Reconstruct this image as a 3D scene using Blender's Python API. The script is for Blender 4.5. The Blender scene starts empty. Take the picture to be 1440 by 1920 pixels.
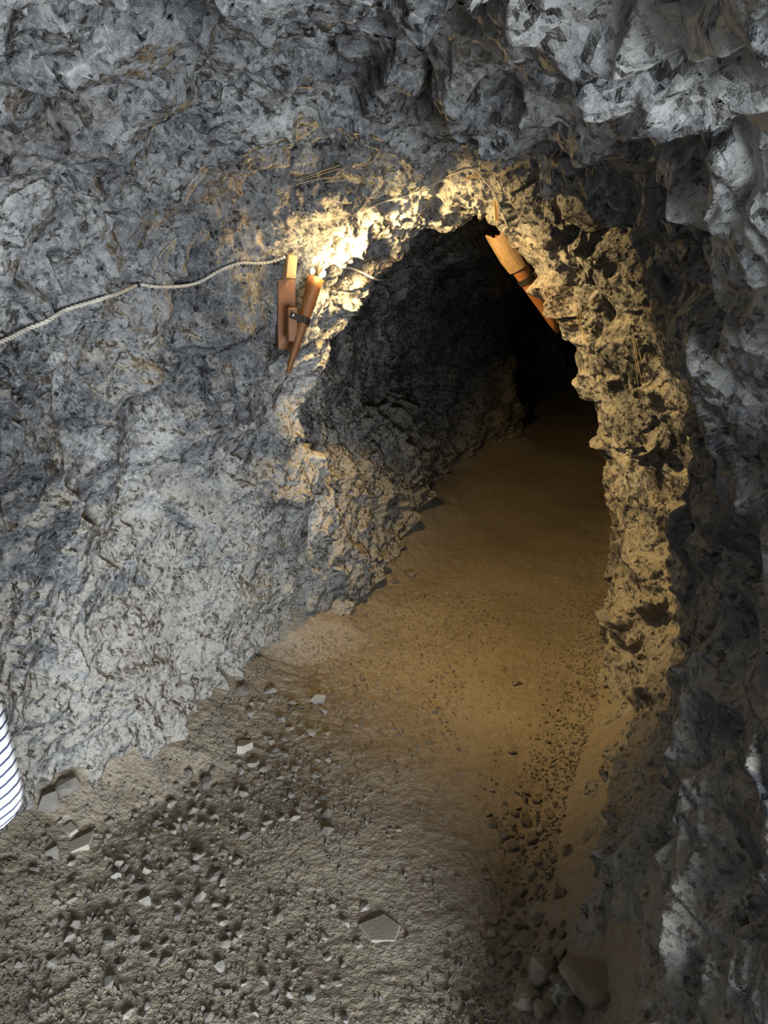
import bpy, bmesh, math, random
import numpy as np
from mathutils import Vector, Matrix

random.seed(7)
C = bpy.context.scene.collection
SC = bpy.context.scene

# ------------------------------------------------------------------ camera, world, light, exposure
PITCH = math.radians(14.0)
FPX = 1371.0
EYE = Vector((0.0, 0.0, 1.6))
cam = bpy.data.cameras.new('camera')
cam.sensor_fit = 'VERTICAL'
cam.sensor_height = 24.0
cam.lens = 24.0 * FPX / 1920.0
cam.clip_start = 0.02
camo = bpy.data.objects.new('camera', cam)
camo.location = EYE
camo.rotation_euler = (math.pi / 2 - PITCH, 0, 0)
C.objects.link(camo)
SC.camera = camo

SC.view_settings.view_transform = 'Standard'
SC.view_settings.look = 'None'
SC.view_settings.gamma = 1.0
SC.view_settings.use_curve_mapping = False
SC.view_settings.exposure = 0.0
SC.cycles.max_bounces = 4
SC.cycles.use_adaptive_sampling = True
SC.cycles.adaptive_threshold = 0.04
SC.cycles.diffuse_bounces = 3
SC.cycles.glossy_bounces = 2

world = bpy.data.worlds.new('overcast_sky')
SC.world = world
world.use_nodes = True
bg = world.node_tree.nodes['Background']
bg.inputs['Color'].default_value = (0.62, 0.76, 1.0, 1)
bg.inputs['Strength'].default_value = 0.25

# daylight entering by the mouth of the adit behind the viewer
ml = bpy.data.lights.new('adit_mouth_offscreen', 'AREA')
ml.shape = 'RECTANGLE'
ml.size, ml.size_y = 1.3, 0.9
ml.energy = 86.0
ml.spread = math.radians(90)
ml.color = (0.90, 0.955, 1.0)
mlo = bpy.data.objects.new('adit_mouth_offscreen', ml)
mlo.location = (0.85, -1.5, 0.75)
mlo.rotation_euler = (Vector((-1.1, 2.0, 0.50)) - Vector(mlo.location)).to_track_quat('-Z', 'Y').to_euler()
C.objects.link(mlo)


# ------------------------------------------------------------------ numpy noise
rng = np.random.default_rng(11)
TBL = rng.random((65536, 8), dtype=np.float32)


def hsh(ix, iy, iz, seed=0):
    h = (ix * 73856093) ^ (iy * 19349663) ^ (iz * 83492791) ^ (seed * 2654435761)
    h ^= h >> 13
    h = h * 1274126177
    h ^= h >> 16
    return h & 65535


def vnoise(p, seed=0):
    """smooth value noise, -1..1; p (N,3)"""
    f = np.floor(p)
    i = f.astype(np.int64)
    u = (p - f).astype(np.float32)
    u = u * u * u * (u * (u * 6 - 15) + 10)
    out = np.zeros(len(p), np.float32)
    for a in (0, 1):
        wx = u[:, 0] if a else 1 - u[:, 0]
        for b in (0, 1):
            wy = u[:, 1] if b else 1 - u[:, 1]
            for c in (0, 1):
                wz = u[:, 2] if c else 1 - u[:, 2]
                out += wx * wy * wz * TBL[hsh(i[:, 0] + a, i[:, 1] + b, i[:, 2] + c, seed), 0]
    return out * 2 - 1


def fbm(p, octv=3, seed=0, gain=0.5):
    s = np.zeros(len(p), np.float32)
    a = 1.0
    for k in range(octv):
        s += a * vnoise(p * (2.03 ** k) + 17.3 * k, seed + k)
        a *= gain
    return s


def facets(p, seed=0, slope=1.0, bowl=0.9):
    """broken-rock facets: lower envelope of tilted, slightly dished cell planes, so that
    shallow scoops meet in sharp arrises.  returns height, random tone, gap to the next cell"""
    f = np.floor(p).astype(np.int64)
    n = len(p)
    v1 = np.full(n, 9e9, np.float32)
    v2 = np.full(n, 9e9, np.float32)
    tone = np.zeros(n, np.float32)
    for a in (-1, 0, 1):
        for b in (-1, 0, 1):
            for c in (-1, 0, 1):
                ix, iy, iz = f[:, 0] + a, f[:, 1] + b, f[:, 2] + c
                r = TBL[hsh(ix, iy, iz, seed)]
                vx = p[:, 0] - (ix + .15 + .7 * r[:, 0])
                vy = p[:, 1] - (iy + .15 + .7 * r[:, 1])
                vz = p[:, 2] - (iz + .15 + .7 * r[:, 2])
                d = vx * vx + vy * vy + vz * vz
                h = .8 * (r[:, 3] - 0.5) + slope * (vx * (r[:, 4] - .5) + vy * (r[:, 5] - .5) + vz * (r[:, 6] - .5)) * 2
                h = (h + bowl * d).astype(np.float32)
                near = h < v1
                v2 = np.where(near, v1, np.minimum(v2, h))
                tone = np.where(near, r[:, 7], tone)
                v1 = np.where(near, h, v1)
    return v1, tone, v2 - v1


def plates(p, seed=0, slope=.8, k=16.0):
    """flat broken plates with steep little steps between them"""
    f = np.floor(p).astype(np.int64)
    n = len(p)
    sw = np.zeros(n, np.float32)
    sh = np.zeros(n, np.float32)
    st = np.zeros(n, np.float32)
    for a in (-1, 0, 1):
        for b in (-1, 0, 1):
            for c in (-1, 0, 1):
                ix, iy, iz = f[:, 0] + a, f[:, 1] + b, f[:, 2] + c
                r = TBL[hsh(ix, iy, iz, seed)]
                vx = p[:, 0] - (ix + r[:, 0])
                vy = p[:, 1] - (iy + r[:, 1])
                vz = p[:, 2] - (iz + r[:, 2])
                d = vx * vx + vy * vy + vz * vz
                w = np.exp(-k * np.minimum(d, 4)).astype(np.float32) + 1e-20
                h = (r[:, 3] - 0.5) + slope * (vx * (r[:, 4] - .5) + vy * (r[:, 5] - .5) + vz * (r[:, 6] - .5)) * 2
                sw += w
                sh += w * h.astype(np.float32)
                st += w * r[:, 7]
    return sh / sw, st / sw


# ------------------------------------------------------------------ the shape of the tunnel: cross sections (x, z) from left foot over the roof to right foot
SECTIONS = [
    (-1.6, (0.2, 1.1), [(-1.0, -.4), (-1.0, 0), (-1.2, .6), (-1.15, 1.3), (-.9, 1.9), (-.3, 2.2), (.7, 2.2), (1.4, 1.9), (1.75, 1.2), (1.75, .6), (1.6, 0), (1.6, -.4)]),
    (-.5, (-.2, 1.1), [(-1.2, -.4), (-1.2, 0), (-1.35, .6), (-1.3, 1.3), (-1.0, 1.85), (-.4, 2.12), (.3, 2.12), (.85, 1.8), (1.05, 1.3), (1.05, .7), (.9, 0), (.9, -.4)]),
    (.45, (-.3, 1.1), [(-1.05, -.4), (-1.1, 0), (-1.25, .5), (-1.25, 1.1), (-1.1, 1.5), (-.8, 1.72), (-.3, 1.85), (.1, 1.83), (.52, 1.72), (.86, 1.4), (.88, 1.1), (.80, .6), (.66, .25), (.52, 0), (.35, -.4)]),
    (1.0, (-.3, 1.1), [(-1.05, -.4), (-1.1, 0), (-1.25, .5), (-1.25, 1.1), (-1.1, 1.6), (-.8, 1.92), (-.3, 2.09), (.1, 2.0), (.4, 1.80), (.60, 1.5), (.62, 1.1), (.54, .6), (.42, .25), (.30, 0), (.15, -.4)]),
    (1.6, (-.2, 1.1), [(-1.05, -.4), (-1.12, 0), (-1.22, .5), (-1.2, 1.1), (-1.08, 1.55), (-.88, 1.87), (-.45, 2.11), (-.05, 2.15), (.3, 2.0), (.55, 1.82), (.72, 1.45), (.76, 1.05), (.68, .55), (.56, .22), (.44, 0), (.3, -.4)]),
    (2.1, (-.1, 1.1), [(-1.05, -.4), (-1.1, 0), (-1.15, .5), (-1.1, 1.0), (-1.0, 1.45), (-.80, 1.75), (-.45, 1.98), (-.11, 2.11), (.18, 2.08), (.5, 2.0), (.70, 1.8), (.90, 1.4), (.96, 1.0), (.88, .5), (.74, .2), (.62, 0), (.5, -.4)]),
    (2.17, (-.1, 1.1), [(-1.0, -.4), (-1.05, 0), (-1.1, .5), (-1.06, 1.0), (-.97, 1.45), (-.80, 1.82), (-.47, 2.13), (-.11, 2.28), (.18, 2.25), (.52, 2.12), (.74, 1.85), (.94, 1.4), (1.0, 1.0), (.92, .5), (.78, .2), (.65, 0), (.5, -.4)]),
    (2.4, (0, 1.1), [(-.78, -.4), (-.80, 0), (-.95, .5), (-1.01, 1.0), (-.92, 1.45), (-.77, 1.82), (-.5, 2.16), (-.12, 2.32), (.2, 2.30), (.55, 2.17), (.80, 1.90), (1.02, 1.4), (1.09, 1.0), (1.03, .5), (.88, .2), (.76, 0), (.6, -.4)]),
    (2.58, (.05, 1.1), [(-.72, -.4), (-.74, 0), (-.90, .5), (-.98, 1.0), (-.86, 1.42), (-.70, 1.76), (-.45, 2.10), (-.10, 2.27), (.2, 2.27), (.52, 2.15), (.80, 1.90), (1.05, 1.4), (1.14, 1.0), (1.13, .5), (1.0, .2), (.86, 0), (.7, -.4)]),
    (2.70, (.08, 1.1), [(-.70, -.4), (-.72, 0), (-.87, .5), (-.97, 1.0), (-.88, 1.42), (-.75, 1.75), (-.56, 2.09), (-.14, 2.30), (.2, 2.32), (.54, 2.20), (.79, 1.92), (1.03, 1.42), (1.12, 1.0), (1.13, .5), (1.02, .2), (.9, 0), (.8, -.4)]),
    (2.79, (.15, 1.1), [(-.6, -.4), (-.66, 0), (-.78, .4), (-.90, .95), (-.70, 1.32), (-.55, 1.56), (-.46, 1.85), (-.31, 2.02), (-.04, 2.16), (.21, 2.20), (.40, 2.13), (.58, 1.96), (.75, 1.70), (.90, 1.42), (.98, 1.2), (1.04, .8), (1.04, .45), (.99, .15), (.95, 0), (.9, -.4)]),
    (3.3, (.35, 1.1), [(-.6, -.4), (-.629, 0), (-.509, .41), (-.371, .80), (-.313, 1.175), (-.286, 1.342), (-.189, 1.435), (-.152, 1.55), (-.069, 1.731), (0, 1.862), (.181, 1.992), (.316, 2.056), (.472, 2.108), (.542, 2.034), (.641, 1.862), (.771, 1.596), (.838, 1.458), (.91, 1.271), (.982, .929), (1.075, .674), (1.044, .41), (1.074, 0), (1.07, -.4)]),
    (3.75, (.5, 1.1), [(-.1, -.4), (-.14, .02), (-.2, .4), (-.3, .8), (-.42, 1.2), (-.45, 1.6), (-.25, 1.95), (.1, 2.15), (.5, 2.28), (.85, 2.15), (1.1, 1.8), (1.3, 1.35), (1.38, .9), (1.35, .4), (1.25, 0), (1.2, -.4)]),
    (4.6, (.75, 1.15), [(.1, -.4), (.06, .05), (-.05, .5), (-.22, 1.0), (-.35, 1.5), (-.1, 1.95), (.4, 2.25), (.8, 2.32), (1.2, 2.15), (1.5, 1.75), (1.65, 1.2), (1.65, .6), (1.55, .05), (1.5, -.4)]),
    (5.2, (.85, 1.2), [(.4, -.4), (.34, .12), (.2, .5), (.06, .88), (-.22, 1.08), (-.28, 1.5), (0, 2.0), (.5, 2.28), (1.0, 2.3), (1.4, 2.1), (1.7, 1.7), (1.82, 1.2), (1.8, .6), (1.7, .1), (1.65, -.4)]),
    (6.6, (1.2, 1.3), [(.65, -.2), (.6, .35), (.5, .7), (.38, 1.0), (.15, 1.15), (.2, 1.6), (.6, 2.1), (1.1, 2.35), (1.6, 2.3), (2.0, 2.0), (2.2, 1.5), (2.25, .9), (2.1, .35), (2.1, -.2)]),
    (7.3, (1.9, 1.3), [(1.5, -.1), (1.47, .45), (1.40, .95), (1.30, 1.3), (1.22, 1.65), (1.3, 1.9), (1.6, 2.05), (2.0, 2.0), (2.4, 1.7), (2.6, 1.2), (2.5, .45), (2.5, -.1)]),
    (8.2, (2.2, 1.4), [(1.55, 0), (1.5, .55), (1.3, 1.0), (1.2, 1.5), (1.5, 2.1), (2.0, 2.3), (2.6, 2.2), (3.0, 1.7), (3.1, 1.1), (2.9, .6), (2.9, 0)]),
    (12.0, (3.7, 1.6), [(3.05, .3), (3.0, .9), (2.8, 1.5), (3.1, 2.2), (3.6, 2.5), (4.3, 2.2), (4.6, 1.6), (4.4, .9), (4.4, .3)]),
]
TH0, TH1 = -146.0, 146.0          # degrees from straight up, clockwise to the right


def floor_z(y):
    return np.interp(y, [-3, 3.6, 4.6, 5.6, 6.6, 7.5, 8.3, 12], [0, 0, .06, .17, .34, .5, .6, .9])


def seg(a, b, n):
    return np.linspace(a, b, n, endpoint=False)


YS = np.concatenate([seg(-1.4, .55, 40), seg(.55, 1.1, 80), seg(1.1, 1.9, 170), seg(1.9, 3.45, 370), seg(3.45, 5, 110), seg(5, 7.6, 120), np.linspace(7.6, 12, 30)])
TH = np.radians(np.linspace(TH0, TH1, 1040))
NY, NT = len(YS), len(TH)


def smooth1(a, k, axis):
    ker = np.exp(-0.5 * (np.arange(-3 * k, 3 * k + 1) / k) ** 2)
    ker /= ker.sum()
    pad = [(0, 0), (0, 0)]
    pad[axis] = (3 * k, 3 * k)
    b = np.pad(a, pad, mode='edge')
    return np.apply_along_axis(lambda m: np.convolve(m, ker, 'valid'), axis, b)


sec_r = []
for (yy, c, pts) in SECTIONS:
    ang = np.array([math.atan2(x - c[0], z - c[1]) for x, z in pts])
    rad = np.array([math.hypot(x - c[0], z - c[1]) for x, z in pts])
    o = np.argsort(ang)
    # interpolate the outline as points, so straight runs stay straight
    px = np.array([p[0] for p in pts])[o]
    pz = np.array([p[1] for p in pts])[o]
    ang = ang[o]
    xs = np.interp(TH, ang, px)
    zs = np.interp(TH, ang, pz)
    r = np.hypot(xs - c[0], zs - c[1])
    sec_r.append(r)
sec_r = smooth1(np.array(sec_r), 9, 1)
sec_y = np.array([s[0] for s in SECTIONS])
cx = np.interp(YS, sec_y, [s[1][0] for s in SECTIONS])
cz = np.interp(YS, sec_y, [s[1][1] for s in SECTIONS])
R = np.empty((NY, NT))
for j in range(NT):
    R[:, j] = np.interp(YS, sec_y, sec_r[:, j])
R = smooth1(R, 5, 0)
X = cx[:, None] + R * np.sin(TH)[None, :]
Z = cz[:, None] + R * np.cos(TH)[None, :]
Y = np.repeat(YS[:, None], NT, 1)
P = np.stack([X, Y, Z], -1)


def grid_normals(P):
    dy = np.gradient(P, axis=0)
    dt = np.gradient(P, axis=1)
    n = np.cross(dt, dy)
    n /= np.linalg.norm(n, axis=-1, keepdims=True) + 1e-9
    return n


N0 = grid_normals(smooth1(smooth1(P.reshape(NY, -1), 6, 0).reshape(NY, NT, 3).transpose(1, 0, 2).reshape(NT, -1), 6, 0).reshape(NT, NY, 3).transpose(1, 0, 2))
# make the normal point into the cave
toC = np.stack([cx[:, None] - X, 0 * X, cz[:, None] - Z], -1)
if (N0 * toC).sum() < 0:
    N0 = -N0

pf = P.reshape(-1, 3)
nf = N0.reshape(-1, 3)
warp = np.stack([vnoise(pf * 5, 31), vnoise(pf * 5, 32), vnoise(pf * 5, 33)], -1) * 0.05
warp += np.stack([vnoise(pf * 16, 34), vnoise(pf * 16, 35), vnoise(pf * 16, 36)], -1) * 0.008
q = pf + warp
# bedding of the rock: beds run up and away; stretch the facets along them
e1 = np.array([0.25, 0.62, 0.74]); e1 /= np.linalg.norm(e1)
qb = q - np.outer(q @ e1, e1) * 0.34
side = np.clip((pf[:, 0] - np.interp(pf[:, 1], YS, cx)) / 0.35, -1, 1)          # -1 left .. 1 right
rightn = np.clip(side * 0.5 + 0.5, 0, 1) * np.clip((2.7 - pf[:, 1]) / 0.7, 0, 1)  # near right: big rounded lumps
big = fbm(pf * 1.7, 2, 3)
mid = fbm(pf * 4.6, 2, 9)
h1, t1, g1 = facets(qb / 0.20, 1)
h2, t2 = plates(qb / 0.085, 2, .8, 18)
h0, t0 = plates(q / 0.24, 12, .9, 22)
h3, t3 = plates(qb / 0.034, 3, .9, 15)
roofn = np.clip((pf[:, 2] - 1.6) / .3, 0, 1) * np.clip((2.15 - pf[:, 1]) / .3, 0, 1)
D = 0.035 * big * (1 - .5 * roofn) + 0.018 * mid
D += 0.02 * rightn * np.clip(vnoise(pf * 2.7, 88), -1, 1)
D += .060 * h0 * (1 - .4 * rightn)
D += (0.042 + 0.04 * rightn - .008 * roofn) * h1 + 0.042 * h2 * (.6 + .6 * t1) + 0.0135 * (1 - .4 * rightn) * h3 * np.clip(.75 + .9 * vnoise(pf * 3.7, 66), .25, 1.3)
ridge = 1 - np.abs(vnoise(qb * 7.5, 61))
D += 0.030 * (ridge ** 3) * rightn
fine = fbm(pf * 55, 2, 77)
D += 0.0022 * fine
# open joints along some of the big cell borders
msk = np.clip(vnoise(pf * 2.4, 50) * 3 - .5, 0, 1)
jb = vnoise(np.stack([qb @ np.array([.2, -.75, .62]) * 6, qb @ e1 * .8, qb[:, 0] * 1.5], -1), 55)
crack = np.exp(-(jb / 0.035) ** 2) * msk
D -= 0.030 * crack
# a few open joints and smoother faces of the left wall
prj = pf - np.array(EYE)
dep = prj[:, 1] * math.cos(PITCH) - prj[:, 2] * math.sin(PITCH)
ppx = 720 + FPX * prj[:, 0] / np.maximum(dep, .05)
ppy = 960 - FPX * (prj[:, 1] * math.sin(PITCH) + prj[:, 2] * math.cos(PITCH)) / np.maximum(dep, .05)
ok_ = (pf[:, 1] > 1.2) & (pf[:, 1] < 3.25)


def wall_spot(px, py):
    e = np.where(ok_, (ppx - px) ** 2 + (ppy - py) ** 2 + 30 * dep, 1e9)
    return pf[np.argmin(e)]


dusty = np.zeros(len(pf), np.float32)
# bulging shelves of the left jamb
for (a_, b_, rr, am) in ((430, 790, .10, .10), (530, 815, .07, .07), (475, 690, .06, .06), (340, 905, .17, .05)):
    c_ = wall_spot(a_, b_)
    D += am * np.exp(-(((pf - c_) ** 2).sum(1)) / rr ** 2)
for (a_, b_, rr, am) in ((340, 900, .20, .8), (310, 1240, .26, .6), (150, 1060, .16, .35), (430, 800, .10, .6), (190, 880, .14, .4), (480, 1130, .2, .4)):
    c_ = wall_spot(a_, b_)
    D *= 1 - am * np.exp(-(((pf - c_) ** 2).sum(1)) / rr ** 2)
    dusty = np.maximum(dusty, am * np.exp(-(((pf - c_) ** 2).sum(1)) / (rr * 1.3) ** 2))
# calmer rock where the torch boards are fixed
for (tx, ty, tz, rr) in [(-.38, 2.97, 1.68, .17)]:
    dd = np.sqrt(((pf - np.array([tx, ty, tz])) ** 2).sum(1))
    D *= 1 - 0.8 * np.exp(-(dd / rr) ** 2)
joint2 = np.zeros(len(pf), np.float32)
for line, wd_, dp_ in (([(190, 1085), (150, 1150), (116, 1185)], .010, .045), ([(60, 1185), (42, 1260), (30, 1330)], .007, .03), ([(158, 1285), (110, 1330), (55, 1410)], .007, .03),
                       ([(235, 1270), (215, 1330), (170, 1395)], .006, .02), ([(500, 840), (470, 960), (380, 1060)], .008, .02), ([(290, 860), (240, 900), (130, 1000)], .006, .015),
                       ([(160, 30), (178, 90), (150, 110)], .006, .03), ([(210, 180), (218, 230), (205, 270)], .006, .03)):
    w_ = [wall_spot(*p_) for p_ in line]
    for a_, b_ in zip(w_, w_[1:]):
        ab = b_ - a_
        tt = np.clip(((pf - a_) @ ab) / (ab @ ab), 0, 1)
        ds = np.linalg.norm(pf + warp * .5 - a_ - tt[:, None] * ab, axis=1)
        joint2 = np.maximum(joint2, np.exp(-(ds / wd_) ** 2))
        D -= 1.3 * dp_ * np.exp(-(ds / (1.25 * wd_)) ** 2)
lw = np.clip(-side, 0, 1)
dth = np.exp(-((pf[:, 1] - 3.3) / .28) ** 2) * lw * np.clip((pf[:, 2] - 1.0) / .2, 0, 1) * np.clip((2.0 - pf[:, 2]) / .2, 0, 1)
D -= .045 * dth
flu = 1 - np.abs(vnoise(np.stack([pf[:, 1] * 5.5 + pf[:, 2] * .8, pf[:, 2] * .7, 0 * pf[:, 0]], -1), 44)) * 2
D += .06 * np.clip(flu, -.6, 1) * lw * np.clip((pf[:, 1] - 4.3) / .4, 0, 1) * np.clip((7.0 - pf[:, 1]) / .4, 0, 1) * np.clip((1.15 - pf[:, 2]) / .15, 0, 1)
Pd = (pf + nf * D[:, None]).reshape(NY, NT, 3)
tone = np.clip(0.22 * t0 + 0.22 * t1 + 0.34 * t2 + 0.22 * t3, 0, 1)
joint = np.clip(crack + joint2, 0, 1)
bed = vnoise(qb * 1.9, 91) + .5 * vnoise(qb * 5.2, 92)
slate = np.clip(.5 + 1.1 * bed, 0, 1)                                      # beds of darker slate all through the rock
ATT = np.stack([tone, joint, np.clip(slate * (1 - .8 * dusty), 0, 1), dusty], -1).astype(np.float32).reshape(NY, NT, 4)


# ------------------------------------------------------------------ materials
def nodes(name):
    m = bpy.data.materials.new(name)
    m.use_nodes = True
    nt = m.node_tree
    b = nt.nodes['Principled BSDF']
    return m, nt, b


class NB:
    def __init__(s, nt):
        s.nt = nt

    def n(s, t, **kw):
        x = s.nt.nodes.new(t)
        for k, v in kw.items():
            setattr(x, k, v)
        return x

    def l(s, a, b):
        s.nt.links.new(a, b)

    def val(s, sock, v):
        if hasattr(v, 'is_linked') or isinstance(v, bpy.types.NodeSocket):
            s.l(v, sock)
        else:
            sock.default_value = v

    def math(s, op, a, b=0.0, c=0.0, clamp=False):
        x = s.n('ShaderNodeMath', operation=op, use_clamp=clamp)
        s.val(x.inputs[0], a); s.val(x.inputs[1], b); s.val(x.inputs[2], c)
        return x.outputs[0]

    def noise(s, vec, scale, detail=4.0, rough=0.55, dist=0.0):
        x = s.n('ShaderNodeTexNoise')
        if vec is not None: s.l(vec, x.inputs['Vector'])
        x.inputs['Scale'].default_value = scale
        x.inputs['Detail'].default_value = detail
        x.inputs['Roughness'].default_value = rough
        x.inputs['Distortion'].default_value = dist
        return x.outputs['Fac']

    def voro(s, vec, scale, feature='F1', out='Distance', rnd=1.0):
        x = s.n('ShaderNodeTexVoronoi', feature=feature)
        if vec is not None: s.l(vec, x.inputs['Vector'])
        x.inputs['Scale'].default_value = scale
        x.inputs['Randomness'].default_value = rnd
        return x.outputs[out]

    def ramp(s, fac, stops, interp='LINEAR'):
        x = s.n('ShaderNodeValToRGB')
        x.color_ramp.interpolation = interp
        el = x.color_ramp.elements
        while len(el) < len(stops): el.new(0.5)
        for e, (p, c) in zip(el, stops):
            e.position = p
            e.color = (c[0], c[1], c[2], 1) if not isinstance(c, (int, float)) else (c, c, c, 1)
        s.l(fac, x.inputs[0])
        return x.outputs[0]

    def mix(s, fac, a, b, mode='MIX'):
        x = s.n('ShaderNodeMix', data_type='RGBA', blend_type=mode)
        s.val(x.inputs[0], fac)
        for sock, v in ((x.inputs[6], a), (x.inputs[7], b)):
            if isinstance(v, tuple): sock.default_value = (v[0], v[1], v[2], 1)
            else: s.l(v, sock)
        return x.outputs[2]

    def bump(s, h, strength, dist, prev=None):
        x = s.n('ShaderNodeBump')
        x.inputs['Strength'].default_value = strength
        x.inputs['Distance'].default_value = dist
        s.l(h, x.inputs['Height'])
        if prev is not None: s.l(prev, x.inputs['Normal'])
        return x.outputs[0]


def rock_material():
    m, nt, b = nodes('mine_rock')
    k = NB(nt)
    geo = k.n('ShaderNodeNewGeometry')
    pos = geo.outputs['Position']
    at = k.n('ShaderNodeAttribute', attribute_name='tone')
    sep = k.n('ShaderNodeSeparateColor'); k.l(at.outputs['Color'], sep.inputs[0])
    spz = k.n('ShaderNodeSeparateXYZ'); k.l(pos, spz.inputs[0])
    nz = k.n('ShaderNodeSeparateXYZ'); k.l(geo.outputs['Normal'], nz.inputs[0])
    n1 = k.noise(pos, 2.2, 3, .6)
    n2 = k.noise(pos, 26, 4, .68, .1)
    n3 = k.noise(pos, 120, 3, .6)
    f = k.math('MULTIPLY_ADD', sep.outputs[0], 0.75, k.math('MULTIPLY', n1, .55))
    f = k.math('MULTIPLY_ADD', n2, .55, f)
    f = k.math('SUBTRACT', f, .42)
    f = k.math('MULTIPLY_ADD', n3, .12, f)
    col = k.ramp(f, [(0.20, (.042, .045, .052)), (.42, (.115, .119, .125)), (.62, (.25, .253, .253)), (.86, (.42, .42, .41))])
    col = k.mix(k.math('MULTIPLY', sep.outputs[2], .76), col, (.040, .043, .050))
    # pale calcite threads
    warpc = k.n('ShaderNodeMix', data_type='VECTOR'); warpc.inputs[0].default_value = .16
    nn = k.n('ShaderNodeTexNoise'); nn.inputs['Scale'].default_value = 7; k.l(pos, nn.inputs['Vector'])
    k.l(pos, warpc.inputs[4]); k.l(nn.outputs['Color'], warpc.inputs[5])
    ve = k.voro(warpc.outputs[1], 13, 'DISTANCE_TO_EDGE')
    vein = k.ramp(ve, [(0.0, 1.0), (.035, 0.0)])
    vm = k.ramp(k.noise(pos, 3.1, 3, .6), [(.48, 0.0), (.66, 1.0)])
    vein = k.math('MULTIPLY', k.math('MULTIPLY', vein, vm), .38)
    col = k.mix(vein, col, (.52, .52, .50))
    # rusty staining
    st = k.ramp(k.noise(pos, 1.3, 4, .6, .8), [(.60, 0.0), (.74, 1.0)])
    col = k.mix(k.math('MULTIPLY', st, .45), col, (.24, .165, .095))
    # settled dust on what faces up, more of it low down
    low = k.n('ShaderNodeMapRange'); low.inputs[1].default_value = 1.5; low.inputs[2].default_value = .1
    low.inputs[3].default_value = 0.0; low.inputs[4].default_value = 0.55
    k.l(spz.outputs[2], low.inputs[0])
    up = k.math('MULTIPLY_ADD', nz.outputs[2], .9, low.outputs[0])
    up = k.math('MULTIPLY_ADD', k.math('SUBTRACT', n1, .5), 1.4, up)
    up = k.math('MULTIPLY_ADD', at.outputs['Alpha'], .55, up)
    dust = k.ramp(up, [(.22, 0.0), (.75, .85)])
    col = k.mix(dust, col, (.335, .315, .275))
    fk = k.ramp(k.noise(pos, 210, 2, .6), [(.62, 0.0), (.70, .35)])
    col = k.mix(k.math('MULTIPLY', fk, k.math('SUBTRACT', 1.0, dust)), col, (.55, .56, .56))
    k.l(col, b.inputs['Base Color'])
    ro = k.math('MULTIPLY_ADD', n2, .4, .38)
    ro = k.math('MULTIPLY_ADD', dust, .3, ro, clamp=True)
    k.l(ro, b.inputs['Roughness'])
    b.inputs['Specular IOR Level'].default_value = .45
    wb = k.n('ShaderNodeMix', data_type='VECTOR'); wb.inputs[0].default_value = .045
    k.l(pos, wb.inputs[4]); k.l(nn.outputs['Color'], wb.inputs[5])
    bp = None
    for sc_, dist in ((42, 1.0), (95, .9)):
        vt = k.n('ShaderNodeTexVoronoi'); vt.inputs['Scale'].default_value = sc_
        k.l(wb.outputs[1], vt.inputs['Vector'])
        dv = k.n('ShaderNodeVectorMath', operation='SUBTRACT'); k.l(wb.outputs[1], dv.inputs[0]); k.l(vt.outputs['Position'], dv.inputs[1])
        cv = k.n('ShaderNodeVectorMath', operation='SUBTRACT'); k.l(vt.outputs['Color'], cv.inputs[0]); cv.inputs[1].default_value = (.5, .5, .5)
        dt = k.n('ShaderNodeVectorMath', operation='DOT_PRODUCT'); k.l(dv.outputs[0], dt.inputs[0]); k.l(cv.outputs[0], dt.inputs[1])
        bp = k.bump(dt.outputs['Value'], 1.0, dist * 1.25, bp)
    bp = k.bump(n2, .5, .016, bp)
    bp = k.bump(k.noise(pos, 150, 3, .7), .45, .004, bp)
    k.l(bp, b.inputs['Normal'])
    return m


def dirt_material():
    m, nt, b = nodes('trodden_dirt')
    k = NB(nt)
    geo = k.n('ShaderNodeNewGeometry')
    pos = geo.outputs['Position']
    n1 = k.noise(pos, 2.0, 4, .6)
    n2 = k.noise(pos, 30, 5, .65)
    n3 = k.noise(pos, 160, 3, .7)
    f = k.math('MULTIPLY_ADD', n1, .5, k.math('MULTIPLY', n2, .5))
    f = k.math('MULTIPLY_ADD', n3, .25, f)
    col = k.ramp(f, [(.38, (.165, .140, .106)), (.62, (.285, .246, .190)), (.85, (.38, .338, .275))])
    rv = k.voro(pos, 60, 'F1', 'Color')
    sp = k.n('ShaderNodeSeparateColor'); k.l(rv, sp.inputs[0])
    chip = k.ramp(sp.outputs[0], [(.82, 0.0), (.9, 1.0)])
    col = k.mix(k.math('MULTIPLY', chip, .35), col, (.33, .31, .28))
    k.l(col, b.inputs['Base Color'])
    b.inputs['Roughness'].default_value = .92
    b.inputs['Specular IOR Level'].default_value = .2
    v = k.voro(pos, 60, 'F1')
    v2 = k.voro(pos, 140, 'F1')
    bp = k.bump(v, .5, .008)
    bp = k.bump(v2, .6, .004, bp)
    bp = k.bump(k.noise(pos, 60, 4, .75), .7, .010, bp)
    k.l(bp, b.inputs['Normal'])
    return m


def stone_material(name, dark, pale, dusty):
    m, nt, b = nodes(name)
    k = NB(nt)
    tc = k.n('ShaderNodeTexCoord')
    oi = k.n('ShaderNodeObjectInfo')
    geo = k.n('ShaderNodeNewGeometry')
    n1 = k.noise(tc.outputs['Object'], 3, 4, .6)
    f = k.math('MULTIPLY_ADD', oi.outputs['Random'], .6, k.math('MULTIPLY', n1, .5))
    col = k.ramp(f, [(.2, dark), (.85, pale)])
    n2 = k.noise(geo.outputs['Position'], 40, 4, .6)
    col = k.mix(k.ramp(n2, [(.45, 0.0), (.7, .7)]), col, dusty)
    k.l(col, b.inputs['Base Color'])
    b.inputs['Roughness'].default_value = .85
    b.inputs['Specular IOR Level'].default_value = .25
    k.l(k.bump(k.noise(geo.outputs['Position'], 140, 4, .7), .5, .004), b.inputs['Normal'])
    return m


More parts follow.
